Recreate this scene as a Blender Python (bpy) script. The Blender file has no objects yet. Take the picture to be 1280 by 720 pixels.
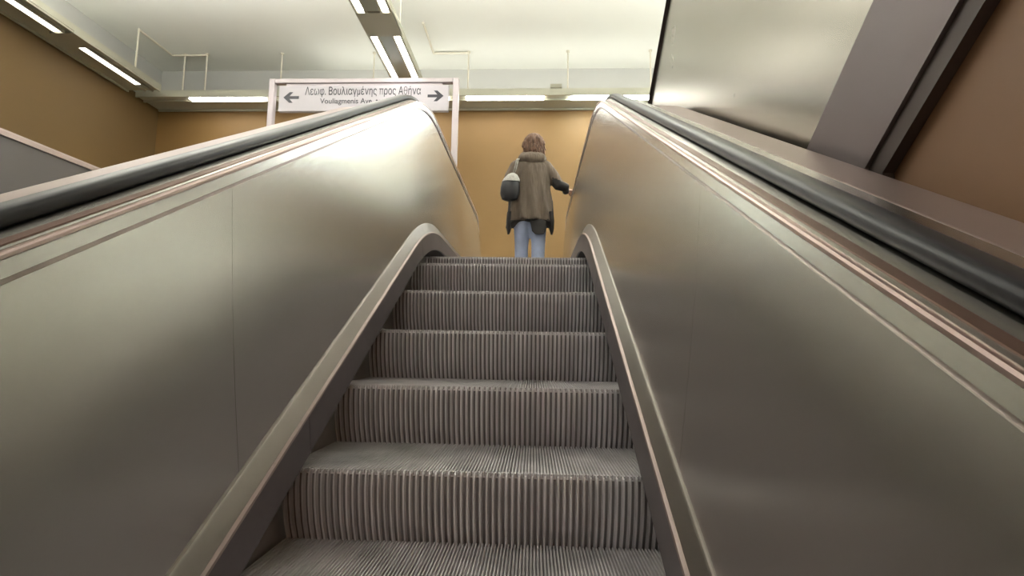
import bpy, bmesh, math, random
from mathutils import Vector, Matrix
random.seed(7)
S = bpy.context.scene
C = S.collection
T30 = math.tan(math.radians(30))

# ---------------------------------------------------------------- materials
def mat(name, col, rough=.5, metal=0., aniso=0., noise=None, bump=None, spec=.5, emit=None, strength=0, trans=0, coat=0):
    m = bpy.data.materials.new(name); m.use_nodes = True
    nt = m.node_tree; b = nt.nodes['Principled BSDF']
    b.inputs['Base Color'].default_value = (*col, 1)
    b.inputs['Roughness'].default_value = rough
    b.inputs['Metallic'].default_value = metal
    b.inputs['Specular IOR Level'].default_value = spec
    b.inputs['Anisotropic'].default_value = aniso
    b.inputs['Coat Weight'].default_value = coat
    if emit:
        b.inputs['Emission Color'].default_value = (*emit, 1)
        b.inputs['Emission Strength'].default_value = strength
    tc = nt.nodes.new('ShaderNodeTexCoord')
    if noise:                       # (scale vec, amount, [rough amount])
        mp = nt.nodes.new('ShaderNodeMapping'); mp.inputs['Scale'].default_value = noise[0]
        nt.links.new(tc.outputs['Object'], mp.inputs['Vector'])
        n = nt.nodes.new('ShaderNodeTexNoise'); n.inputs['Scale'].default_value = 1
        n.inputs['Detail'].default_value = 6; n.inputs['Roughness'].default_value = .6
        nt.links.new(mp.outputs['Vector'], n.inputs['Vector'])
        r = nt.nodes.new('ShaderNodeMapRange')
        r.inputs['From Min'].default_value = .3; r.inputs['From Max'].default_value = .7
        r.inputs['To Min'].default_value = 1-noise[1]; r.inputs['To Max'].default_value = 1+noise[1]
        nt.links.new(n.outputs['Fac'], r.inputs['Value'])
        mx = nt.nodes.new('ShaderNodeMix'); mx.data_type = 'RGBA'; mx.blend_type = 'MULTIPLY'
        mx.inputs[0].default_value = 1
        mx.inputs[6].default_value = (*col, 1)
        nt.links.new(r.outputs['Result'], mx.inputs[7])
        nt.links.new(mx.outputs[2], b.inputs['Base Color'])
        if len(noise) > 2:
            r2 = nt.nodes.new('ShaderNodeMapRange')
            r2.inputs['From Min'].default_value = .3; r2.inputs['From Max'].default_value = .7
            r2.inputs['To Min'].default_value = rough-noise[2]; r2.inputs['To Max'].default_value = rough+noise[2]
            nt.links.new(n.outputs['Fac'], r2.inputs['Value'])
            nt.links.new(r2.outputs['Result'], b.inputs['Roughness'])
    if bump:                        # (scale vec, strength, distance)
        mp = nt.nodes.new('ShaderNodeMapping'); mp.inputs['Scale'].default_value = bump[0]
        nt.links.new(tc.outputs['Object'], mp.inputs['Vector'])
        n = nt.nodes.new('ShaderNodeTexNoise'); n.inputs['Scale'].default_value = 1
        n.inputs['Detail'].default_value = 2
        nt.links.new(mp.outputs['Vector'], n.inputs['Vector'])
        bp = nt.nodes.new('ShaderNodeBump'); bp.inputs['Strength'].default_value = bump[1]
        bp.inputs['Distance'].default_value = bump[2]
        nt.links.new(n.outputs['Fac'], bp.inputs['Height'])
        nt.links.new(bp.outputs['Normal'], b.inputs['Normal'])
    return m

M = {}
M['steel'] = mat('brushed_steel', (.65, .64, .605), .27, 1)
M['steel_dark'] = mat('dull_steel', (.36, .31, .29), .38, 1, 0, ((3, 3, 3), .08))
M['decking'] = mat('inner_decking', (.27, .245, .225), .42, 1, 0, ((3, 3, 3), .06))
M['channel'] = mat('deck_channel', (.20, .13, .105), .4, .9)
M['deck'] = mat('polished_deck', (.42, .40, .37), .26, 1, 0, ((2, 2, 2), .05))
M['cap'] = mat('outer_cap', (.36, .29, .27), .42, .8, 0, ((2, 2, 2), .05))
M['pink_edge'] = mat('satin_edge', (.55, .43, .40), .35, 1)
M['clad'] = mat('grey_cladding', (.115, .103, .10), .45, .3, 0, ((1, 1, 1), .06))
M['rubber'] = mat('handrail_rubber', (.018, .018, .021), .36, 0, spec=.3)
M['groove'] = mat('groove_black', (.02, .02, .02), .7)
M['step'] = mat('step_aluminium', (.60, .575, .585), .42, .35, 0, ((7, 7, 7), .28, .06))
M['riser'] = mat('riser_aluminium', (.62, .595, .61), .40, .35, 0, ((14, 5, 2.2), .28, .05))
M['groove_dark'] = mat('groove_dark_metal', (.17, .155, .155), .7, .1)  # darker tone for the groove faces between the ribs
M['step_body'] = mat('step_recess', (.05, .045, .045), .7, .2)
M['skirt'] = mat('skirt_steel', (.50, .46, .43), .4, .8, 0, ((4, 4, 4), .15))
M['brush'] = mat('brush_holder', (.13, .112, .118), .42, .35, 0, ((5, 5, 5), .15))
M['bristle'] = mat('bristle', (.035, .03, .03), .9)
M['ceiling'] = mat('ceiling_paint', (.74, .745, .69), .85, 0, 0, ((.5, .5, .5), .03))
M['yellow'] = mat('mustard_wall', (.20, .112, .032), .6, 0, 0, ((.6, .6, .8), .05))
M['yellow_shaded'] = mat('mustard_wall_shaded', (.13, .078, .025), .6, 0, 0, ((.6, .6, .8), .05))  # mustard paint darkened to carry the shade on the left wall
M['brown'] = mat('brown_wall', (.21, .115, .06), .55, 0, 0, ((.6, .6, .8), .05))
M['floor'] = mat('floor_stone', (.42, .40, .37), .4, 0, 0, ((3, 3, 3), .1))
M['tray'] = mat('tray_paint', (.42, .41, .33), .5, .2)
M['tray_mid'] = mat('tray_louvre', (.38, .42, .38), .35, .6)
M['rod'] = mat('rod_metal', (.62, .58, .48), .5, .3)
M['lamp'] = mat('tube_warm', (.9, .88, .75), .5, emit=(1, .965, .90), strength=14)
M['lamp_cool'] = mat('tube_cool', (.9, .95, .95), .5, emit=(.93, 1, .98), strength=42)
M['lamp_dim'] = mat('tube_dim', (.9, .88, .75), .5, emit=(1, .95, .84), strength=4)
M['added_uplight_dim'] = mat('added_uplight_dim', (.9, .9, .85), .5, emit=(1, .99, .93), strength=7)
M['upper_wall'] = mat('upper_wall_shaded', (.40, .40, .375), .8, 0, 0, ((.5, .5, .5), .04))  # grey stands in for the unlit wall above the trays
M['added_uplight_bright'] = mat('added_uplight_bright', (.9, .9, .85), .5, emit=(1, .99, .95), strength=52)
M['uplight'] = mat('added_uplight', (.9, .9, .85), .5, emit=(1, .99, .93), strength=16)
M['warm'] = mat('added_warm_bulb', (.9, .6, .4), .5, emit=(1, .55, .28), strength=30)
M['sign'] = mat('sign_white', (.52, .49, .53), .4, 0)
M['sign_frame'] = mat('sign_frame', (.46, .41, .43), .45, .3)
M['ink'] = mat('sign_ink', (.02, .02, .03), .5)
M['column'] = mat('band_metal', (.165, .138, .138), .5, .5, 0, ((1, 1, 1), .06))
M['edge'] = mat('dark_edge', (.06, .045, .04), .5, .3)
M['mirror_panel'] = mat('side_panel_steel', (.36, .345, .30), .26, 1, 0, ((1, 1, 1), .04, .02), ((.8, .8, .8), .15, .02))
M['coat'] = mat('coat_cloth', (.165, .128, .098), .9, 0, 0, ((9, 9, 3), .22), ((16, 16, 3.5), .8, .05))
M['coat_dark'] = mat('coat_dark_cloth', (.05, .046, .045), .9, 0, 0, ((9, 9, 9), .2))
M['jeans'] = mat('denim', (.38, .44, .62), .9, 0, 0, ((8, 8, 5), .15))
M['skin'] = mat('skin', (.55, .34, .25), .6)
M['hair'] = mat('hair_brown', (.17, .095, .062), .7, 0, 0, ((60, 60, 14), .6), ((90, 90, 20), .8, .01))
M['bag'] = mat('bag_leather', (.022, .022, .026), .45)
M['bag_top'] = mat('bag_silver', (.42, .41, .38), .5, .3, 0, ((30, 30, 30), .3))
M['shoe'] = mat('shoe_leather', (.03, .025, .022), .5)
M['box'] = mat('junction_box', (.32, .31, .24), .6)
M['glint'] = mat('copper_joint', (.9, .5, .28), .3, 1)

# ---------------------------------------------------------------- helpers
def obj(name, bm, m, parent=None, smooth=False, recalc=True):
    if recalc: bmesh.ops.recalc_face_normals(bm, faces=bm.faces)
    me = bpy.data.meshes.new(name); bm.to_mesh(me); bm.free()
    for k in (m if isinstance(m, (list, tuple)) else [m]): me.materials.append(k)
    if smooth:
        for p in me.polygons: p.use_smooth = True
        me.set_sharp_from_angle(angle=math.radians(38))
    o = bpy.data.objects.new(name, me); C.objects.link(o)
    if parent: o.parent = parent
    return o
def thing(name, label, cat, loc=(0, 0, 0), group=None, scale=None):
    o = bpy.data.objects.new(name, None); C.objects.link(o); o.location = loc
    if scale: o.scale = scale
    o.empty_display_size = .1
    o['label'] = label; o['category'] = cat
    if group: o['group'] = group
    return o
def struct(name, bm, m):
    o = obj(name, bm, m); o['kind'] = 'structure'; return o
def add_box(bm, x0, x1, y0, y1, z0, z1, mi=0):
    v = [bm.verts.new((x, y, z)) for z in (z0, z1) for y in (y0, y1) for x in (x0, x1)]
    for f in ((0, 1, 3, 2), (4, 6, 7, 5), (0, 4, 5, 1), (2, 3, 7, 6), (0, 2, 6, 4), (1, 5, 7, 3)):
        bm.faces.new([v[i] for i in f]).material_index = mi
def box(*a):
    bm = bmesh.new(); add_box(bm, *a); return bm
def add_tube(bm, p, q, r0, r1=None, n=12, caps=True):
    r1 = r0 if r1 is None else r1
    p, q = Vector(p), Vector(q); d = (q-p).normalized()
    a = d.orthogonal().normalized(); b = d.cross(a)
    R = []
    for c, r in ((p, r0), (q, r1)):
        R.append([bm.verts.new(c+(a*math.cos(t)+b*math.sin(t))*r) for t in [2*math.pi*i/n for i in range(n)]])
    for i in range(n): bm.faces.new((R[0][i], R[0][(i+1) % n], R[1][(i+1) % n], R[1][i]))
    if caps: bm.faces.new(R[0]); bm.faces.new(R[1])
def add_prism(bm, pts, fn0, fn1):
    a = [bm.verts.new(fn0(p)) for p in pts]; b = [bm.verts.new(fn1(p)) for p in pts]
    n = len(pts); bm.faces.new(a); bm.faces.new(b)
    for i in range(n): bm.faces.new((a[i], a[(i+1) % n], b[(i+1) % n], b[i]))
def bevel(bm, w, seg=2):
    bmesh.ops.recalc_face_normals(bm, faces=bm.faces)
    es = [e for e in bm.edges if len(e.link_faces) == 2 and e.calc_face_angle(0) > .5]
    bmesh.ops.bevel(bm, geom=es, offset=w, segments=seg, affect='EDGES', profile=.5)

# ---------------------------------------------------------------- escalator geometry
ZT = 1.10          # level of the upper landing
RR = 1.5           # radius of the transition
def flat_h(H): return H*(1+.15*min(1, max(0, H)/.9))
def zc(y, H):
    """height of a line that runs H above the step nosings, through the transition curve"""
    F = flat_h(H); zf = ZT+F
    ya = (zf-RR*(1-math.cos(math.pi/6))-H)/T30
    if y <= ya: return y*T30+H
    if y >= ya+RR*.5: return zf
    s = (ya+RR*.5-y)/RR
    return zf-RR*(1-math.sqrt(max(0, 1-s*s)))
Y0, YN, RN = -3.2, 5.2, .42
def ysamples(y0, y1, n=90):
    ys = [y0+(y1-y0)*i/n for i in range(n+1)]
    return ys
def sweep_lines(prof, y0, y1, off=0, n=90, closed=True):
    """profile of (X, H) points carried along the escalator"""
    bm = bmesh.new(); prev = None
    for y in ysamples(y0, y1, n):
        row = [bm.verts.new((x+off, y, zc(y, h))) for x, h in prof]
        if prev:
            k = len(prof)
            for i in range(k if closed else k-1):
                bm.faces.new((prev[i], prev[(i+1) % k], row[(i+1) % k], row[i]))
        elif closed: bm.faces.new(row)
        prev = row
    if closed: bm.faces.new(prev)
    return bm
HTOP = .95
def rail_path(y0=Y0):
    """centreline of the handrail in the y-z plane, ending with the newel half circle"""
    pts = [(y, zc(y, HTOP)) for y in ysamples(y0, YN, 100)]
    zt = ZT+flat_h(HTOP)
    for i in range(1, 25):
        a = math.pi/2-math.pi*i/24
        pts.append((YN+RN*math.cos(a), zt-RN+RN*math.sin(a)))
    for i in range(1, 6): pts.append((YN-.06*i, zt-2*RN))
    return pts
def sweep_path(prof, pts, off=0):
    """closed profile (X, normal offset) along the y-z path"""
    bm = bmesh.new(); prev = None
    for i, (y, z) in enumerate(pts):
        a = pts[max(0, i-1)]; b = pts[min(len(pts)-1, i+1)]
        ty, tz = b[0]-a[0], b[1]-a[1]; L = math.hypot(ty, tz); ty /= L; tz /= L
        row = [bm.verts.new((x+off, y-tz*n, z+ty*n)) for x, n in prof]
        if prev:
            k = len(prof)
            for j in range(k): bm.faces.new((prev[j], prev[(j+1) % k], row[(j+1) % k], row[j]))
        else: bm.faces.new(row)
        prev = row
    bm.faces.new(prev)
    return bm

PB, PT = (.492, .20), (.556, .862)          # inner panel foot and head (X, H)
def panel(y0, y1, sgn, off, newel=False, n=40):
    """one stainless balustrade panel with real thickness, slightly dished"""
    bm = bmesh.new(); rows = 8; zt = ZT+flat_h(HTOP)
    ztop_f = ZT+flat_h(PT[1]); drop = zt-ztop_f
    R = RN-drop
    grid = []
    ys = ysamples(y0, y1, n)
    if newel:
        ys = ysamples(y0, YN, n)+[YN+R*math.sin(math.pi/2*i/14) for i in range(1, 15)]
    for y in ys:
        zb, zh = zc(y, PB[1]), zc(y, PT[1])
        if y > YN:
            d = math.sqrt(max(1e-5, R*R-(y-YN)**2)); cz = zt-RN
            zh = cz+d
            zb = ZT+flat_h(PB[1])+(cz-ZT-flat_h(PB[1]))*((y-YN)/R)**4*.98
        zbf, zhf = zc(y, PB[1]), zc(y, PT[1])
        col = []
        for r in range(rows+1):
            z = zb+(zh-zb)*r/rows
            t = (z-zbf)/(zhf-zbf)
            x = PB[0]+(PT[0]-PB[0])*t+.006*math.sin(math.pi*t)
            col.append((x, y, z))
        grid.append(col)
    def layer(dx):
        return [[bm.verts.new((sgn*(x+dx)+off, y, z)) for x, y, z in c] for c in grid]
    A, B = layer(0), layer(.02)
    m, k = len(grid), rows+1
    for i in range(m-1):
        for j in range(rows):
            bm.faces.new((A[i][j], A[i+1][j], A[i+1][j+1], A[i][j+1]))
            bm.faces.new((B[i][j], B[i][j+1], B[i+1][j+1], B[i+1][j]))
        for j in (0, rows): bm.faces.new((A[i][j], B[i][j], B[i+1][j], A[i+1][j]))
    for i in (0, m-1):
        for j in range(rows): bm.faces.new((A[i][j], A[i][j+1], B[i][j+1], B[i][j]))
    return bm

def rib_profile_riser():
    # down from the nosing: (dy, dz) of the curved riser face
    return [(.010, -.002), (.002, -.008), (-.001, -.02), (.0, -.05), (.008, -.10), (.022, -.15), (.042, -.195), (.062, -.235)]
HW = .5225
def riser_mesh():
    bm = bmesh.new(); n = 60; p = 2*HW/n; d = .012
    prof = rib_profile_riser()
    xs = []
    for i in range(n):
        x = -HW+i*p
        xs += [(x+.14*p, d), (x+.32*p, 0), (x+.56*p, 0), (x+.74*p, d)]
    xs = [(-HW, d)]+xs+[(HW, d)]
    cols = [[bm.verts.new((x, dy+dd, dz)) for dy, dz in prof] for x, dd in xs]
    for a, b in zip(cols, cols[1:]):
        gr = a[0].co.y-prof[0][0] > .5*d and b[0].co.y-prof[0][0] > .5*d
        for j in range(len(prof)-1): bm.faces.new((a[j], b[j], b[j+1], a[j+1])).material_index = int(gr)
    # back sheet closing the ribs
    back = [[bm.verts.new((x, dy+.016, dz)) for dy, dz in prof] for x in (-HW, HW)]
    for j in range(len(prof)-1): bm.faces.new((back[0][j], back[0][j+1], back[1][j+1], back[1][j]))
    return bm
def tread_mesh():
    bm = bmesh.new(); n = 118; p = 2*HW/n; d = .010
    row = []
    for i in range(n):
        x = -HW+i*p
        row += [(x+.10*p, -d), (x+.24*p, 0), (x+.66*p, 0), (x+.80*p, -d)]
    a = []; b = []
    for x, z in row:
        a.append(bm.verts.new((x, .004 if z == 0 else .009, z))); b.append(bm.verts.new((x, .398, z)))
    for i in range(len(row)-1): bm.faces.new((a[i], a[i+1], b[i+1], b[i])).material_index = int(row[i][1] < 0 and row[i+1][1] < 0)
    # teeth faces at front and back
    lo = [bm.verts.new((x, .009, -.014)) for x, z in row]
    lb = [bm.verts.new((x, .398, -.014)) for x, z in row]
    for i in range(len(row)-1):
        bm.faces.new((a[i], lo[i], lo[i+1], a[i+1])); bm.faces.new((b[i], b[i+1], lb[i+1], lb[i]))
    return bm

def make_escalator(off, label, steps=True):
    E_ = thing('escalator', label, 'escalator', (off, 0, 0))
    o_ = 0
    for s in (-1, 1):
        seams = [Y0, -1.35, .08, 1.78] if s < 0 else [Y0, -1.5, .12, 1.86]
        for a, b in zip(seams, seams[1:]+[None]):
            if b is None: obj('balustrade_panel', panel(a+.0012, YN, s, o_, True, 50), M['steel'], E_, True)
            else: obj('balustrade_panel', panel(a+.0006, b-.0006, s, o_), M['steel'], E_, True)
        mir = lambda pr: [(s*x, h) for x, h in pr]
        # top rail strip, with the shadow joint below it
        zoff = HTOP
        cp = rail_path()
        k = math.cos(math.pi/6)
        obj('joint_strip', sweep_path(mir([(.559, -.092*k), (.590, -.092*k), (.590, -.078*k), (.560, -.078*k)]), cp, o_), M['steel_dark'], E_)
        obj('top_strip', sweep_path(mir([(.556, -.079*k), (.580, -.079*k), (.580, -.050*k), (.559, -.046*k)]), cp, o_), M['steel'], E_, False)
        obj('edge_bead', sweep_path(mir([(.5545, -.050*k), (.558, -.053*k), (.573, -.051*k), (.573, -.0415*k), (.558, -.041*k), (.5545, -.044*k)]), cp, o_), M['pink_edge'], E_)
        obj('handrail_deck', sweep_path(mir([(.566, -.05*k), (.60, -.05*k), (.76, -.05*k), (.76, -.03*k), (.70, -.032*k), (.664, -.030*k), (.608, -.028*k), (.566, -.040*k)]), cp, o_), M['deck'], E_)
        obj('deck_channel', sweep_path(mir([(.574, -.046*k), (.574, -.0355*k), (.589, -.0325*k), (.589, -.046*k)]), cp, o_), M['channel'], E_)
        # handrail: rounded C section
        ring = []
        cx, hw, hh = .637, .0255, .0155
        for i in range(24):
            a = 2*math.pi*i/24
            ca, sa = math.cos(a), math.sin(a)
            ring.append((cx+hw*math.copysign(abs(ca)**.6, ca), -.010+hh*math.copysign(abs(sa)**.75, sa)))
        obj('handrail', sweep_path(mir(ring), cp, o_), M['rubber'], E_, True)
        # outer deck and cladding
        obj('outer_deck', sweep_lines(mir([(.755, .905), (.835, .872), (.835, .80), (.755, .80)]), Y0, YN+.3, o_, 80), M['steel_dark'], E_)
        obj('outer_cap', sweep_lines(mir([(.832, .880), (.845, .886), (.99, .880), (1.0, .866), (1.0, .84), (.832, .84)]), Y0, YN+.3, o_, 80), M['cap'], E_)
        obj('outer_cladding', sweep_lines(mir([(.95, .86), (.985, .86), (.985, -.6), (.95, -.6)]), Y0, YN+.3, o_, 80), M['clad'], E_)
        # foot of the panel: bright bead, inner decking, brush, skirt
        obj('foot_bead', sweep_lines(mir([(.4855, .197), (.488, .201), (.500, .203), (.500, .190)]), Y0, YN+.3, o_), M['decking'], E_)
        obj('inner_decking', sweep_lines(mir([(.463, .145), (.487, .198), (.520, .198), (.535, .12)]), Y0, YN+.3, o_), M['decking'], E_)
        obj('skirt_panel', sweep_lines(mir([(.530, .13), (.545, .13), (.545, -.62), (.530, -.62)]), Y0, YN+.2, o_), M['skirt'], E_)
        obj('brush_lip', sweep_lines(mir([(.453, .140), (.455, .146), (.463, .148), (.480, .140)]), Y0, 3.3, o_), M['cap'], E_)
        ends = [Y0, -1.2, -.1, .92, 1.30, 2.35, 3.3] if s > 0 else [Y0, -.9, .35, 1.7, 3.3]
        for a, b in zip(ends, ends[1:]):
            h = obj('skirt_brush', sweep_lines(mir([(.455, .140), (.531, .140), (.531, .02), (.500, .025), (.445, .040)]), a+.0015, b-.0015, o_, 26), M['brush'], E_)
            obj('bristles', sweep_lines(mir([(.450, .041), (.500, .027), (.512, -.002), (.498, -.002)]), a+.0015, b-.0015, o_, 26), M['bristle'], h)
    if steps:
        first = None
        sidx = list(range(-4, 9))
        for i in sidx:
            s = .4*i
            sa = 1.5588/math.cos(math.pi/6)
            if s <= sa: y, z = s*math.cos(math.pi/6), s*.5
            elif s >= sa+RR*math.pi/6: y, z = 1.5588+RR*.5+(s-sa-RR*math.pi/6), ZT
            else:
                r = math.pi/6-(s-sa)/RR
                y = 1.5588+RR*(.5-math.sin(r)); z = .9+RR*(math.cos(r)-math.cos(math.pi/6))
            if first is None:
                f = obj('step', box(-.515, .515, .03, .385, -.06, -.0145), M['step_body'], E_)
                add = [obj('tread', tread_mesh(), [M['step'], M['groove_dark']], f), obj('riser', riser_mesh(), [M['riser'], M['groove_dark']], f)]
                first = (f, add)
                f.location = (0, y, z)
            else:
                c = first[0].copy(); C.objects.link(c); c.parent = E_; c.location = (0, y, z)
                for a in first[1]:
                    g = a.copy(); C.objects.link(g); g.parent = c
        # comb plate at the landing
        bm = box(-.53, .53, 3.46, 3.86, ZT-.03, ZT+.004)
        obj('comb_plate', bm, M['steel_dark'], E_)
        bm = bmesh.new()
        for i in range(59):
            x = -.5+i*1./58
            add_prism(bm, [(x-.003, 3.40), (x+.003, 3.40), (x+.004, 3.47), (x-.004, 3.47)],
                      lambda p: (p[0], p[1], ZT-.004), lambda p: (p[0], p[1], ZT+.003))
        obj('comb_teeth', bm, M['step'], E_)
    return E_
make_escalator(0, 'stainless steel escalator climbing away from the viewer with ribbed grey steps and black handrails')
make_escalator(-4.86, 'second escalator beyond the left handrail, only its dark grey flank and bright rim showing', False)

# ---------------------------------------------------------------- room
CZ = 5.56            # ceiling
XL, XR, YB, YF = -6.9, 6.0, 7.96, -6.5
struct('ceiling', box(XL-.2, XR+.2, YF-.2, YB+.2, CZ, CZ+.15), M['ceiling'])
struct('floor', box(XL, XR, 3.86, YB, ZT-.25, ZT), M['floor'])
struct('floor_lower', box(XL, XR, YF, -2.9, -2.15, -1.95), M['floor'])
TB = 4.76            # underside of the light trays
struct('wall_back_right', box(1.75, XR+.2, YB, YB+.2, ZT-.25, TB+.10), M['ceiling'])
struct('wall_back', box(XL-.2, 1.75, YB, YB+.2, ZT-.25, TB+.10), M['yellow'])
struct('wall_back_upper', box(XL-.2, XR+.2, YB, YB+.2, TB+.10, CZ), M['upper_wall'])
struct('wall_left', box(XL-.2, XL, YF, YB, -2.0, TB+.10), M['yellow_shaded'])
struct('wall_left_upper', box(XL-.2, XL, YF, YB, TB+.10, CZ), M['upper_wall'])
struct('wall_far_right', box(XR, XR+.2, YF, YB, -2.0, CZ), M['ceiling'])
struct('wall_front', box(XL, XR, YF-.2, YF, -2.0, CZ), M['ceiling'])
struct('wall_right', box(1.086, 1.32, YF, 1.45, -2.0, CZ), M['brown'])
# plain stair filling between the two escalators
bm = bmesh.new()
for i in range(-9, 12):
    y = i*.32; z = min(ZT, y*T30+.02)
    add_box(bm, -3.82, -1.04, y, y+.32, z-.5, z)
struct('floor_stair', bm, M['floor'])

# ---------------------------------------------------------------- light trays
def tray_along_y(name, label, x0, x1, y0, y1, lamps, gaps, wallside=None):
    t = thing(name, label, 'ceiling light', ((x0+x1)/2, (y0+y1)/2, TB))
    L = lambda v: (v[0]-t.location.x, v[1]-t.location.y, v[2]-TB)
    def b(X0, X1, A, B, Z0, Z1):
        p = L((X0, A, Z0)); q = L((X1, B, Z1)); return box(p[0], q[0], p[1], q[1], p[2], q[2])
    return t, b
# centre tray: two rows of tubes with a dull plate between them
x0, x1 = -2.18, -1.70
t, b = tray_along_y('ceiling_light_tray', 'suspended light tray with two rows of tubes running overhead towards the back wall', x0, x1, -3, 7.8, 0, 0)
h = bmesh.new()
def addb(bm, t, X0, X1, A, B, Z0, Z1):
    l = t.location; add_box(bm, X0-l.x, X1-l.x, A-l.y, B-l.y, Z0-l.z, Z1-l.z)
addb(h, t, x0, x1, -6.4, 7.18, TB+.03, TB+.12)
for xx in (x0, x1-.03, x0+.125, x1-.155): addb(h, t, xx, xx+.03, -6.4, 7.18, TB, TB+.03)
obj('housing', h, M['tray'], t)
seg = [(-6.2, -4.7), (-4.3, -2.8), (-2.4, -.9), (-.4, 1.1), (1.6, 3.1), (3.55, 5.09), (5.64, 7.1)]
for a, c in zip(seg, seg[1:]):
    obj('blank_plate', b(x0, x1, a[1]+.02, c[0]-.02, TB-.006, TB+.03), M['tray'], t)
for a, c in seg:
    obj('louvre_plate', b(x0+.155, x1-.155, a, c, TB+.008, TB+.03), M['tray_mid'], t)
    for xa in (x0+.04, x1-.12):
        bm = b(xa, xa+.08, a, c, TB-.002, TB+.028); bevel(bm, .012)
        obj('light_tube', bm, M['lamp'], t)
obj('added_uplight_strip', b(x0+.14, x0+.34, -6.2, 4.4, TB+.125, TB+.15), M['uplight'], t)  # unseen strip, added on the tray top to brighten the ceiling
for y in (-2, .5, 3.2, 5.6):
    for xx in (x0+.03, x1-.03):
        bm = bmesh.new(); add_tube(bm, (xx-t.location.x, y-t.location.y, .12), (xx-t.location.x, y-t.location.y, CZ-TB), .008, n=8)
        obj('hanger_rod', bm, M['rod'], t)
# rear tray, unseen, added to light the steps and steel from behind
t = thing('ceiling_light_tray', 'added unseen light tray crossing overhead behind the viewer', 'ceiling light', (0, -2.4, TB))
h = bmesh.new()
for yy, zz in ((-2.74, 0),):
    addb(h, t, -1.58, 1.05, yy, yy+.62, TB+.03, TB+.12)
    for q in (0, .295, .59): addb(h, t, -1.58, 1.05, yy+q, yy+q+.03, TB, TB+.03)
obj('housing', h, M['tray'], t)
for q in (-2.69, -2.40):
    for xx in (-1.52, -.22):
        bm = box(xx, xx+1.2, q+2.4, q+2.4+.20, -.004, .028); bevel(bm, .012)
        obj('light_tube', bm, M['lamp'], t)
for xx in (-1.4, .9):
    bm = bmesh.new(); add_tube(bm, (xx, 0, .12), (xx, 0, CZ-TB), .01, n=8); obj('hanger_rod', bm, M['rod'], t)
# transverse tray, added just above the picture to brighten the ceiling
t = thing('ceiling_light_tray', 'added unseen light tray crossing the hall above the head of the escalator', 'ceiling light', (-.5, 4.1, TB))
h = bmesh.new()
add_box(h, -5.7, -1.62, -.30, .30, .03, .12); add_box(h, -1.10, 6.4, -.30, .30, .03, .12)
for q in (-.30, -.015, .27):
    add_box(h, -5.7, -1.62, q, q+.03, 0, .03); add_box(h, -1.10, 6.4, q, q+.03, 0, .03)
obj('housing', h, M['tray'], t)
for a, c in ((-5.6, -1.7), (-1.0, 6.2)):
    obj('added_uplight_strip', box(a, c, -.05, .25, .125, .15), M['added_uplight_bright'], t)
for xx in (-5.4, -3.8, .0, 1.9, 3.9):
    bm = box(xx, xx+1.4, .06, .18, -.004, .028); bevel(bm, .012); obj('light_tube', bm, M['lamp'], t)
for xx in (-5.5, -2, 0, 3, 6):
    bm = bmesh.new(); add_tube(bm, (xx, .1, .12), (xx, .1, CZ-TB), .01, n=8); obj('hanger_rod', bm, M['rod'], t)
# right tray, added out of view beyond the crossing stair as extra light
t = thing('ceiling_light_tray', 'added light tray on the right side of the hall, hidden behind the crossing stair', 'ceiling light', (3.3, 0, TB))
h = bmesh.new()
add_box(h, -.25, .25, -6.4, 7.18, .03, .12)
for q in (-.25, -.015, .22): add_box(h, q, q+.03, -6.4, 7.18, 0, .03)
obj('housing', h, M['tray'], t)
for yy in (-5.5, -3.5, -1.5, .5, 2.5, 4.5, 5.9):
    bm = box(-.17, -.08, yy, yy+1.2, -.004, .028); bevel(bm, .012); obj('light_tube', bm, M['lamp_cool'], t)
obj('added_uplight_strip', box(-.16, .16, -6.2, 5.8, .125, .15), M['uplight'], t)
for yy in (-5, -1, 3, 6.8):
    bm = bmesh.new(); add_tube(bm, (0, yy, .12), (0, yy, CZ-TB), .01, n=8); obj('hanger_rod', bm, M['rod'], t)
# left tray, along the wall
x0, x1 = -6.9+.02, -6.28
t, b = tray_along_y('ceiling_light_tray', 'light tray running along the top of the left mustard wall', x0, x1, -3, 8, 0, 0)
h = bmesh.new()
addb(h, t, x0, x1, -6.4, 7.18, TB+.03, TB+.12)
for xx in (x0, x1-.035, x0+.30, x0+.44): addb(h, t, xx, xx+.03, -6.4, 7.18, TB, TB+.03)
obj('housing', h, M['tray'], t)
seg = [(-6.2, -4.8), (-4.4, -3.2), (-2.9, -1.5), (-1.0, .4), (.9, 2.3), (2.8, 3.95), (4.35, 5.45), (5.85, 6.93)]
for a, c in zip(seg, seg[1:]):
    obj('blank_plate', b(x0+.25, x1, a[1]+.02, c[0]-.02, TB-.006, TB+.03), M['tray'], t)
for a, c in seg:
    bm = b(x0+.335, x0+.435, a, c, TB-.004, TB+.028); bevel(bm, .012)
    obj('light_tube', bm, M['lamp_dim'], t)
obj('added_uplight_strip', b(x0+.16, x0+.30, -6.2, 5.0, TB+.125, TB+.15), M['uplight'], t)  # added uplight, hidden from below, for the ceiling on the left
for y in (-1.2, 1.9, 4.9, 6.62):
    bm = bmesh.new(); add_tube(bm, (x1-.03-t.location.x, y-t.location.y, .12), (x1-.03-t.location.x, y-t.location.y, CZ-TB), .014, n=8)
    obj('hanger_rod', bm, M['rod'], t)
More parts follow.
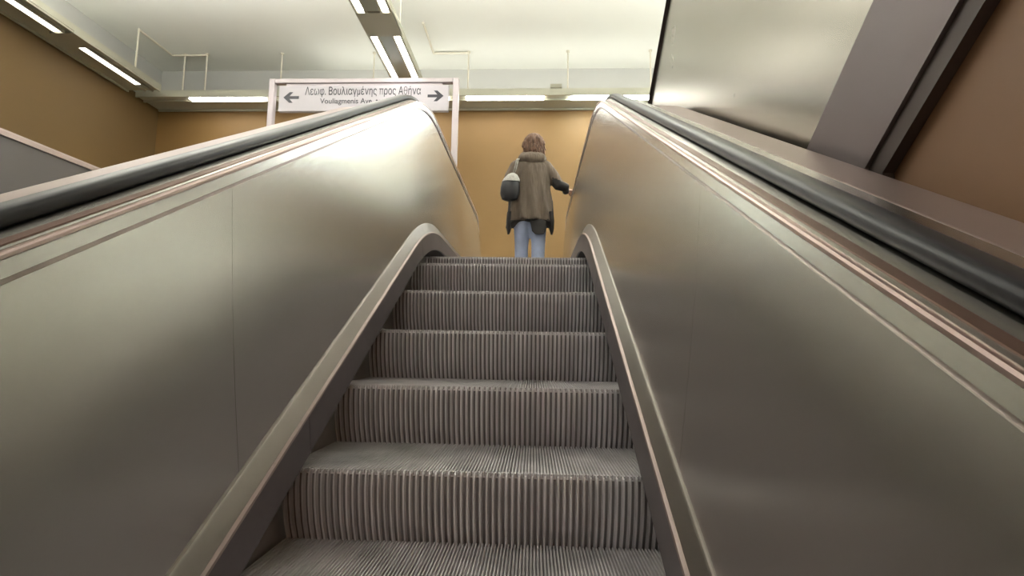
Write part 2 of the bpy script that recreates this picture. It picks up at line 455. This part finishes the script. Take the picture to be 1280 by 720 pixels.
# back tray, along the back wall
y0, y1 = 7.36, 7.95
t = thing('ceiling_light_tray', 'light tray running across the top of the back wall behind the sign', 'ceiling light', (0, (y0+y1)/2, TB))
h = bmesh.new()
addb(h, t, XL+.02, XR-.02, y0, y1, TB+.03, TB+.12)
for yy in (y0, y0+.19, y1-.03): addb(h, t, XL+.02, XR-.02, yy, yy+.03, TB, TB+.03)
obj('housing', h, M['tray'], t)
addl = lambda X0, X1, A, B, Z0, Z1: box(X0, X1, A-t.location.y, B-t.location.y, Z0-TB, Z1-TB)
xs = [-5.95, -4.33, -2.7, -1.05, .77, 2.4, 4.0]
for i, x in enumerate(xs):
    bm = addl(x, x+1.35, y0+.05, y0+.17, TB-.015, TB+.028); bevel(bm, .012)
    o = obj('light_tube', bm, M['lamp_cool'] if i >= 4 else M['lamp'], t)
    if i >= 4: o['label'] = 'brighter cool white tube'
obj('added_uplight_strip', addl(-3.6, 5.8, y0+.06, y0+.16, TB+.125, TB+.15), M['added_uplight_dim'], t)  # weak uplight added out of view on top of the back tray
obj('junction_box', addl(.40, .60, y0-.02, y0+.03, TB+.12, TB+.19), M['box'], t)
for x in (-6.05, -5.65, -4.30, -2.66, -1.01, .70, 2.10, 4):
    bm = bmesh.new(); add_tube(bm, (x, y0+.02-t.location.y, .12), (x, y0+.02-t.location.y, CZ-TB), .013, n=8)
    obj('hanger_rod', bm, M['rod'], t)
    bm = bmesh.new(); add_tube(bm, (x, y0+.02-t.location.y, CZ-TB-.02), (x, y0+.02-t.location.y, CZ-TB), .03, n=10)
    obj('rod_bracket', bm, M['rod'], t)
# thin conduits just under the ceiling
def conduit(pts, label, r=.018):
    bm = bmesh.new()
    for p, q in zip(pts, pts[1:]): add_tube(bm, p, q, r, n=8)
    o = obj('ceiling_conduit', bm, M['rod']); o['label'] = label; o['category'] = 'pipe'
conduit([(-6.30, 6.62, CZ-.03), (-6.28, 7.37, CZ-.03), (-5.65, 7.37, CZ-.03)], 'thin conduit bending round the ceiling corner above the left end of the back tray')
conduit([(-1.62, 6.5, CZ-.03), (-1.62, 7.37, CZ-.03), (-1.01, 7.37, CZ-.03)], 'thin conduit on the ceiling just right of the centre light tray')

# ---------------------------------------------------------------- portal sign
SY = 6.5
t = thing('direction_sign', 'white Greek direction sign with left and right arrows on a tall grey portal frame', 'sign', (0, SY, ZT))
sx0, sx1, sz1 = -3.95, -1.07, 4.60
for x in (sx0, sx1):
    bm = box(x-.045, x+.045, -.045, .045, 0, sz1-ZT); bevel(bm, .01)
    obj('post', bm, M['sign_frame'], t)
bm = box(sx0+.046, sx1-.046, -.045, .045, sz1-ZT-.075, sz1-ZT-.002); bevel(bm, .01)
obj('top_bar', bm, M['sign_frame'], t)
px0, px1, pz0, pz1 = -3.83, -1.18, sz1-.53-ZT, sz1-.115-ZT
bm = box(px0, px1, -.035, .035, pz0, pz1); bevel(bm, .008)
obj('sign_panel', bm, M['sign'], t)
bm = box(px0+.1, px1-.1, -.02, .02, pz1-.001, pz1+.045)
obj('panel_bracket', bm, M['sign_frame'], t)
def arrow(cx, cz, s):
    pts = [(-.13, .022), (.02, .022), (-.035, .085), (.02, .085), (.115, 0), (.02, -.085), (-.035, -.085), (.02, -.022), (-.13, -.022)]
    bm = bmesh.new()
    add_prism(bm, pts, lambda p: (cx+s*p[0], -.0385, cz+p[1]), lambda p: (cx+s*p[0], -.034, cz+p[1]))
    obj('arrow', bm, M['ink'], t)
zm = (pz0+pz1)/2
arrow(px0+.19, zm+.015, -1); arrow(px1-.19, zm+.03, 1)
def probe(txt):
    cu = bpy.data.curves.new('txt', 'FONT'); cu.body = txt; cu.size = 10
    o = bpy.data.objects.new('txt', cu); C.objects.link(o); bpy.context.view_layer.update()
    me = bpy.data.meshes.new_from_object(o.evaluated_get(bpy.context.evaluated_depsgraph_get()))
    bpy.data.objects.remove(o)
    return [v.co.copy() for v in me.vertices]
def redraw(full):
    # the fallback font fills pi and theta badly: draw those two letters from strokes
    def fix(me):
        allv = probe(full); sh = min(v.co.x for v in me.vertices)-min(p.x for p in allv)
        bm = bmesh.new(); bm.from_mesh(me)
        for ch in 'πθ':
            pre = full[:full.index(ch)]
            end = max(p.x for p in probe(pre)); g = [p for p in probe(pre+ch) if p.x > end+1e-3]
            a, b = min(p.x for p in g)+sh, max(p.x for p in g)+sh
            lo, hi = min(p.y for p in g), max(p.y for p in g); w = .62; z0, z1 = -.1, .1
            kill = [v for v in bm.verts if a-1e-3 <= v.co.x <= b+1e-3]
            bmesh.ops.delete(bm, geom=kill, context='VERTS')
            if ch == 'π':
                m = a+(b-a)*.16; n = b-(b-a)*.16
                add_box(bm, a, b, hi-w, hi, z0, z1)
                add_box(bm, m, m+w, lo, hi-w, z0, z1); add_box(bm, n-w, n, lo, hi-w, z0, z1)
            else:
                cx_, cy2 = (a+b)/2, (lo+hi)/2; N = 28
                for k in range(N):
                    t0, t1 = 2*math.pi*k/N, 2*math.pi*(k+1)/N
                    q = [(cx_+(b-a)/2*f_*math.cos(t_), cy2+(hi-lo)/2*h_*math.sin(t_)) for t_, f_, h_ in ((t0, 1, 1), (t1, 1, 1), (t1, 1-2*w/(b-a), 1-1.6*w/(hi-lo)), (t0, 1-2*w/(b-a), 1-1.6*w/(hi-lo)))]
                    add_prism(bm, q, lambda p: (p[0], p[1], z0), lambda p: (p[0], p[1], z1))
                add_box(bm, a+w*.9, b-w*.9, cy2-w*.45, cy2+w*.45, z0, z1)
        bm.to_mesh(me); bm.free()
        return me
    return fix
def lettering(txt, x, z, size, width, fix=None):
    cu = bpy.data.curves.new('txt', 'FONT'); cu.body = txt; cu.size = 10; cu.extrude = .1; cu.resolution_u = 6; cu.align_x = 'CENTER'
    o = bpy.data.objects.new('txt', cu); C.objects.link(o)
    bpy.context.view_layer.update()
    dg = bpy.context.evaluated_depsgraph_get()
    me = bpy.data.meshes.new_from_object(o.evaluated_get(dg))
    bpy.data.objects.remove(o)
    me.materials.clear(); me.materials.append(M['ink'])
    if fix: me = fix(me)
    xsv = [v.co.x for v in me.vertices]; w = max(xsv)-min(xsv)
    k = width/w
    for v in me.vertices: v.co = Vector((v.co.x*k, v.co.y*size/10, v.co.z*.02))
    n = bpy.data.objects.new('lettering', me); C.objects.link(n); n.parent = t
    n.rotation_euler = (math.pi/2, 0, 0); n.location = (x, -.037, z)
cx = (px0+px1)/2
lettering('Λεωφ. Βουλιαγμένης προς Αθήνα', -2.51, zm+.055, .18, 1.81, redraw('Λεωφ. Βουλιαγμένης προς Αθήνα'))
lettering('Vouliagmenis Ave. to Athens', -2.51, zm-.085, .12, 1.32)

# ---------------------------------------------------------------- crossing stair flank on the right
t = thing('crossing_stair', 'diagonal steel clad stair flank leaning towards the viewer beside the right handrail', 'staircase')
SL = .74
def band(name, k0, k1, x0, x1, m, z_lo=None, zmax=CZ-.01, cut=True):
    """slab between two parallel slanted lines z = k - SL*y, standing on the escalator cap"""
    bm = bmesh.new()
    def ycap(k):                       # where the line meets the cap (z = zc(y,.87))
        lo, hi = -6, 6
        for _ in range(50):
            m_ = (lo+hi)/2
            if k-SL*m_ > zc(m_, .862): lo = m_
            else: hi = m_
        return lo
    ya, yb = ycap(k0), ycap(k1)         # k0 nearer the far end
    pts = []
    for i in range(13):
        y = yb+(ya-yb)*i/12; pts.append((y, zc(y, .862)))
    pts0 = pts[0]
    pts = [(yb, -1.95), (ya, -1.95)]+pts[-1:]
    pts += [((k0-zmax)/SL, zmax), ((k1-zmax)/SL, zmax), pts0]
    add_prism(bm, pts, lambda p: (x0, p[0], p[1]), lambda p: (x1, p[0], p[1]))
    return obj(name, bm, m, t)
K1, K2, K3, K4 = 4.49, 1.620, 1.245, 1.175
band('side_panel', K1, K2, 1.05, 1.085, M['mirror_panel'])
band('edge_trim', K1+.010, K1, 1.03, 1.085, M['edge'])
band('end_band', K2-.001, K3, 1.045, 1.085, M['column'])
band('end_strip', K3-.001, K4, 1.055, 1.085, M['edge'])

# ---------------------------------------------------------------- person
def loft(bm, rings, n=28, fn=None, cap=(True, True)):
    """rings: (cx, cy, z, rx, ry)"""
    R = []
    for ri, (cx, cy, z, rx, ry) in enumerate(rings):
        row = []
        for i in range(n):
            a = 2*math.pi*i/n
            x, y, zz = cx+rx*math.cos(a), cy+ry*math.sin(a), z
            if fn: x, y, zz = fn(ri, a, x, y, zz, cx, cy)
            row.append(bm.verts.new((x, y, zz)))
        R.append(row)
    for a, b in zip(R, R[1:]):
        for i in range(n): bm.faces.new((a[i], a[(i+1) % n], b[(i+1) % n], b[i]))
    if cap[0]: bm.faces.new(R[0])
    if cap[1]: bm.faces.new(R[-1])
def limb(bm, pts, n=16):
    """pts: (x,y,z,r) – tapered tube with spherical ends"""
    P = [Vector(p[:3]) for p in pts]; R = [p[3] for p in pts]
    rows = []
    def fr(d):
        a = d.cross(Vector((0, 1, .01))).normalized(); return a, d.cross(a).normalized()
    d0 = (P[1]-P[0]).normalized(); d1 = (P[-1]-P[-2]).normalized()
    seq = [(P[0]-d0*R[0]*.9, d0, R[0]*.35), (P[0]-d0*R[0]*.55, d0, R[0]*.8)]
    for i in range(len(P)):
        d = (P[min(i+1, len(P)-1)]-P[max(i-1, 0)]).normalized(); seq.append((P[i], d, R[i]))
    seq += [(P[-1]+d1*R[-1]*.55, d1, R[-1]*.8), (P[-1]+d1*R[-1]*.9, d1, R[-1]*.35)]
    for c, d, r in seq:
        a, b = fr(d)
        rows.append([bm.verts.new(c+(a*math.cos(t_)+b*math.sin(t_))*r) for t_ in [2*math.pi*i/n for i in range(n)]])
    for a, b in zip(rows, rows[1:]):
        for i in range(n): bm.faces.new((a[i], a[(i+1) % n], b[(i+1) % n], b[i]))
    bm.faces.new(rows[0]); bm.faces.new(rows[-1])
def ball(bm, c, r, sc=(1, 1, 1), u=20, v=14, fn=None):
    res = bmesh.ops.create_uvsphere(bm, u_segments=u, v_segments=v, radius=r)
    for w in res['verts']:
        p = Vector((w.co.x*sc[0], w.co.y*sc[1], w.co.z*sc[2]))
        if fn: p = fn(p)
        w.co = p+Vector(c)
def remesh(o, voxel, smooth=6):
    md = o.modifiers.new('r', 'REMESH'); md.mode = 'VOXEL'; md.voxel_size = voxel; md.use_smooth_shade = True
    sm = o.modifiers.new('s', 'SMOOTH'); sm.factor = .5; sm.iterations = smooth
    bpy.context.view_layer.update()
    dg = bpy.context.evaluated_depsgraph_get()
    me = bpy.data.meshes.new_from_object(o.evaluated_get(dg))
    o.modifiers.clear(); old = o.data; o.data = me
    me.materials.clear()
    for k in old.materials: me.materials.append(k)
    for p in me.polygons: p.use_smooth = True
PX, PY = .115, 4.38
person = thing('person', 'person seen from behind in brown hooded coat and jeans, hand on the right handrail', 'person', (PX, PY, ZT), scale=(1.03, 1.03, 1.04))
# hand target (local): rail inner/top edge
hx, hy, hz = (.637-PX)/1.03, .12, (zc(PY+.12, HTOP)-ZT+.022)/1.04
# body: head, neck, torso, arms, hands, legs, feet, one continuous surface
bm = bmesh.new()
ball(bm, (.03, .035, 1.545), .092, (.90, 1.06, 1.18), fn=lambda p: Vector((p.x*(1-.18*max(0, -p.z/.1)), p.y+.012*max(0, -p.z/.1), p.z)))
ball(bm, (.045, .135, 1.525), .016, (.8, 1.1, 1.3), 10, 8)      # nose
ball(bm, (.040, .120, 1.475), .020, (1.2, .7, .45), 10, 8)      # mouth
ball(bm, (-.052, .035, 1.535), .02, (.4, 1, 1.4), 10, 8); ball(bm, (.112, .03, 1.535), .02, (.4, 1, 1.4), 10, 8)   # ears
limb(bm, [(.012, -.005, 1.36, .058), (.025, .015, 1.47, .052)])
loft(bm, [(0, 0, .84, .155, .105), (0, 0, .92, .165, .115), (0, 0, 1.02, .14, .10), (0, 0, 1.15, .15, .105), (0, -.005, 1.26, .175, .10), (0, -.005, 1.34, .15, .08), (.005, 0, 1.385, .075, .06)])
for s in (-1, 1):
    pass
limb(bm, [(-.075, 0, .86, .088), (-.082, .01, .62, .070), (-.085, .03, .48, .055), (-.085, .015, .30, .052), (-.085, -.01, .10, .036)])
limb(bm, [(.075, 0, .86, .088), (.080, -.02, .62, .068), (.082, -.035, .48, .055), (.080, -.08, .32, .052), (.080, -.115, .13, .036)])
# right arm towards the rail
SR, ER, WR = (.165, -.01, 1.305), (.30, .0, 1.10), (hx-.115, hy-.035, hz+.005)
limb(bm, [(*SR, .052), (.235, -.01, 1.20, .046), (*ER, .040), (*WR, .024)])
# left arm bent over the bag
SLf, EL, WL = (-.165, -.01, 1.305), (-.235, -.03, 1.05), (-.16, .17, 1.04)
limb(bm, [(*SLf, .052), (-.21, -.02, 1.18, .046), (*EL, .040), (*WL, .026)])
body = obj('body', bm, [M['skin']], person)
remesh(body, .011, 3)
# hands: palm and separate fingers
def hand(wrist, fwd, up, side, curl, name='hand'):
    bm = bmesh.new()
    w = Vector(wrist); f = Vector(fwd).normalized(); s = Vector(side).normalized(); u = f.cross(s).normalized()
    if u.dot(Vector(up)) < 0: u = -u
    P = lambda a, b, c: w+f*a+s*b+u*c
    def L(pts): limb(bm, [(*P(a, b, c), r) for a, b, c, r in pts], 10)
    L([(0, 0, 0, .022), (.03, 0, .002, .025), (.06, 0, .004, .024)])
    for b in (-.026, 0, .026): L([(.02, b*.7, 0, .014), (.075, b, .004, .013)])
    for b, l in ((-.030, .058), (-.010, .070), (.011, .065), (.030, .050)):
        c1, c2 = curl, curl*2.1
        a1, z1 = .075+l*.45, .002-l*.45*math.tan(c1)*.6
        a2, z2 = a1+l*.35*math.cos(c2), z1-l*.35*math.sin(c2)
        a3, z3 = a2+l*.25*math.cos(c2*1.4), z2-l*.25*math.sin(c2*1.4)
        L([(.07, b, .004, .0095), (a1, b*1.05, z1, .0088), (a2, b*1.05, z2, .0080), (a3, b*1.05, z3, .0072)])
    L([(.018, -.022, -.004, .013), (.045, -.046, -.014, .011), (.068, -.054, -.026, .0095)])
    o = obj(name, bm, M['skin'], person); remesh(o, .005, 2); return o
hand(WR, (.9, .35, -.10), (0, 0, 1), (.35, -.9, 0), .55)
hand(WL, (.25, .9, -.15), (0, 0, 1), (.9, -.3, 0), .5)
# jeans
bm = bmesh.new()
loft(bm, [(0, 0, .80, .150, .110), (0, 0, .90, .172, .122), (0, 0, .985, .155, .112)])
limb(bm, [(-.078, 0, .84, .098), (-.085, .01, .62, .085), (-.088, .03, .48, .072), (-.088, .015, .30, .068), (-.088, -.005, .11, .062)])
limb(bm, [(.078, 0, .84, .098), (.084, -.02, .62, .083), (.085, -.035, .48, .072), (.083, -.08, .32, .068), (.083, -.108, .14, .062)])
jeans = obj('jeans', bm, M['jeans'], person); remesh(jeans, .014, 4)
# shoes
for x, y, z, tilt in ((-.088, .05, .0, 0), (.083, -.06, .0, 0)):
    bm = bmesh.new()
    loft(bm, [(x, y+.02, z+.001, .045, .13), (x, y+.02, z+.02, .048, .135), (x, y+.01, z+.05, .044, .12), (x, y-.03, z+.08, .040, .075), (x, y-.055, z+.12, .040, .045)])
    obj('shoe', bm, M['shoe'], person, True)
# coat: body, sleeves
def folds(ri, a, x, y, z, cx, cy):
    t_ = max(0, min(1, (1.25-z)/.5))
    k = 1+.10*t_*math.sin(a*11+z*5)+.05*t_*math.sin(a*6-z*11+1)
    return cx+(x-cx)*k, cy+(y-cy)*k, z
def hem(ri, a, x, y, z, cx, cy):
    x, y, z = folds(ri, a, x, y, z, cx, cy)
    if ri == 0:
        z += -.075*max(0, abs(math.cos(a))-.55)/.45+.008*math.sin(a*5)
    return x, y, z
bm = bmesh.new()
rg = [(0, 0, .72, .238, .175), (0, 0, .80, .234, .172), (0, 0, .92, .222, .162), (0, -.003, 1.02, .208, .150), (0, -.006, 1.12, .200, .142), (0, -.010, 1.21, .200, .138), (0, -.012, 1.28, .195, .125), (0, -.010, 1.33, .165, .108), (.004, -.006, 1.375, .115, .088), (.008, 0, 1.41, .075, .07)]
loft(bm, rg, 72, hem)
limb(bm, [(.150, -.01, 1.305, .070), (.235, -.01, 1.20, .066), (.295, .0, 1.11, .060), (.37, .03, 1.095, .050), (WR[0]-.02, WR[1]-.006, WR[2]-.006, .040)], 20)
limb(bm, [(-.150, -.01, 1.305, .072), (-.215, -.02, 1.18, .066), (-.240, -.03, 1.06, .060), (-.20, .09, 1.045, .050), (WL[0], WL[1]-.02, WL[2], .042)], 20)
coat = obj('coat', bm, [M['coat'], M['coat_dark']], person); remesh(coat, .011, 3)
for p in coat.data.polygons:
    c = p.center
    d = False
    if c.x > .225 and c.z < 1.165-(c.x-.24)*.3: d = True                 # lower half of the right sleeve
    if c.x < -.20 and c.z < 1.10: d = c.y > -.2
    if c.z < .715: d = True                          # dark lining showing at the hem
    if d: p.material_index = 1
# dark back vent hanging under the hem, right of centre
bm = bmesh.new()
loft(bm, [(.095, -.118, .57, .045, .014), (.088, -.120, .60, .068, .018), (.085, -.122, .66, .076, .022), (.08, -.110, .71, .086, .026), (.07, -.09, .75, .080, .022)], 20)
obj('coat_tail', bm, M['coat_dark'], person, True)
for x, y, w in ((-.215, -.03, .035), (.215, -.03, .034)):
    bm = bmesh.new()
    loft(bm, [(x*1.04, y, .585, .010, .016), (x*1.03, y, .64, w*.7, .06), (x, y, .72, w, .10), (x*.98, y, .80, w*.9, .11)], 16)
    obj('coat_corner', bm, M['coat_dark'], person, True)
# hood bunched at the neck
bm = bmesh.new(); n, mseg = 40, 14
for kk, (zz, rr, r2, yy) in enumerate(((1.395, .100, .040, -.01), (1.425, .088, .034, .0))):
    G = []
    for i in range(n):
        a = 2*math.pi*i/n
        back = max(0, -math.sin(a))
        rad = r2*(1+.55*back+.08*math.sin(a*7+kk))
        row = []
        for j in range(mseg):
            b_ = 2*math.pi*j/mseg
            R_ = rr+rad*math.cos(b_)
            row.append(bm.verts.new((.012+R_*math.cos(a)*1.08, yy+R_*math.sin(a)*.85, zz-.035*back+rad*math.sin(b_)*1.0)))
        G.append(row)
    for i in range(n):
        for j in range(mseg): bm.faces.new((G[i][j], G[(i+1) % n][j], G[(i+1) % n][(j+1) % mseg], G[i][(j+1) % mseg]))
hood = obj('hood', bm, M['coat'], person); remesh(hood, .009, 3)
# hair: full wavy hair over the skull down into the hood
bm = bmesh.new()
rnd = random.Random(3)
def hairf(p):
    a = math.atan2(p.y, p.x)
    k = 1+.05*math.sin(a*11+p.z*40)+.04*math.sin(a*7-p.z*60)
    if p.y > .04: k *= .9
    return Vector((p.x*k, min(p.y, .055)*k, p.z))
ball(bm, (.028, .022, 1.56), .108, (.98, 1.05, 1.08), 48, 32, hairf)
for i in range(46):
    a = math.pi*(.98+1.04*rnd.random()); zz = 1.47+.12*rnd.random(); r = .095+.012*rnd.random()
    c = (.028+r*math.cos(a), .022+r*math.sin(a), zz)
    limb(bm, [(*c, .014), (c[0]+rnd.uniform(-.012, .012), c[1]-.006, zz-.04, .013), (c[0]+rnd.uniform(-.018, .018), c[1]+.006, zz-.075, .009)], 8)
hair = obj('hair', bm, M['hair'], person, True)
# shoulder bag
bag = thing('shoulder_bag', 'black shoulder bag with silver grey top hanging at the left elbow', 'bag', (PX-.221, PY-.165, ZT+1.005), scale=(1.0, 1.0, .90))
bm = bmesh.new()
loft(bm, [(0, 0, -.075, .045, .035), (.0, 0, -.06, .078, .050), (.002, 0, .0, .098, .060), (.006, 0, .08, .100, .058), (.012, 0, .15, .092, .050), (.018, 0, .165, .080, .040)], 28)
obj('bag_body', bm, M['bag'], bag, True)
bm = bmesh.new()
loft(bm, [(.016, -.001, .150, .096, .056), (.022, 0, .19, .082, .050), (.030, 0, .235, .050, .034), (.034, 0, .255, .020, .016)], 28)
obj('bag_flap', bm, M['bag_top'], bag, True)
bm = bmesh.new()
pts = [(.034, -.010, .25), (.050, -.020, .30), (.062, -.022, .36), (.070, -.005, .415), (.078, .05, .448), (.082, .12, .452), (.080, .175, .44)]
pts = [Vector(p) for p in pts]
for dx in (0, .018):
    for p, q in zip(pts, pts[1:]): add_tube(bm, p+Vector((dx, 0, 0)), q+Vector((dx, 0, 0)), .006, n=8)
obj('strap', bm, M['bag_top'], bag, True)

# ---------------------------------------------------------------- unseen warm lamps, added behind the viewer for copper glints
def added_wall_lamp(x, y, z, label, nx):
    o = thing('added_wall_lamp', label, 'lamp', (x, y, z), 'added lamps behind the viewer')
    bm = box(-.03, .03, -.12, .12, -.10, .10); bevel(bm, .01); obj('added_lamp_plate', bm, M['tray'], o)
    bm = box(nx*.03 if nx > 0 else nx*.11, nx*.11 if nx > 0 else nx*.03, -.10, .10, -.08, .08); bevel(bm, .02); obj('added_lamp_shade', bm, M['warm'], o)
for y, z in ((-2.4, 1.6), (-4.3, .6)):
    added_wall_lamp(1.055, y, z, 'added small warm lamp on the brown right wall, unseen behind the viewer', -1)

# ---------------------------------------------------------------- world, camera, colour
w = bpy.data.worlds.new('world'); S.world = w; w.use_nodes = True
w.node_tree.nodes['Background'].inputs[0].default_value = (.5, .47, .4, 1)
w.node_tree.nodes['Background'].inputs[1].default_value = .05
F, pit, yaw, rol = 650.47, .106717, -.042621, .01559
cp, sp = math.cos(pit), math.sin(pit); cy_, sy_ = math.cos(yaw), math.sin(yaw); cr, sr = math.cos(rol), math.sin(rol)
f = Vector((sy_*cp, cy_*cp, sp)); r = Vector((cy_, -sy_, 0)); u = r.cross(f)
rr_ = r*cr+u*sr; uu = -r*sr+u*cr
cam = bpy.data.cameras.new('camera'); co = bpy.data.objects.new('camera', cam); C.objects.link(co)
cam.sensor_width = 36; cam.lens = F/1280*36; cam.clip_start = .02; cam.clip_end = 100
mt = Matrix((rr_, uu, -f)).transposed().to_4x4(); mt.translation = Vector((.1639, -1.0977, .5481))
co.matrix_world = mt
S.camera = co
S.view_settings.view_transform = 'Standard'; S.view_settings.look = 'None'
S.view_settings.exposure = .2; S.view_settings.gamma = 1; S.view_settings.use_curve_mapping = False
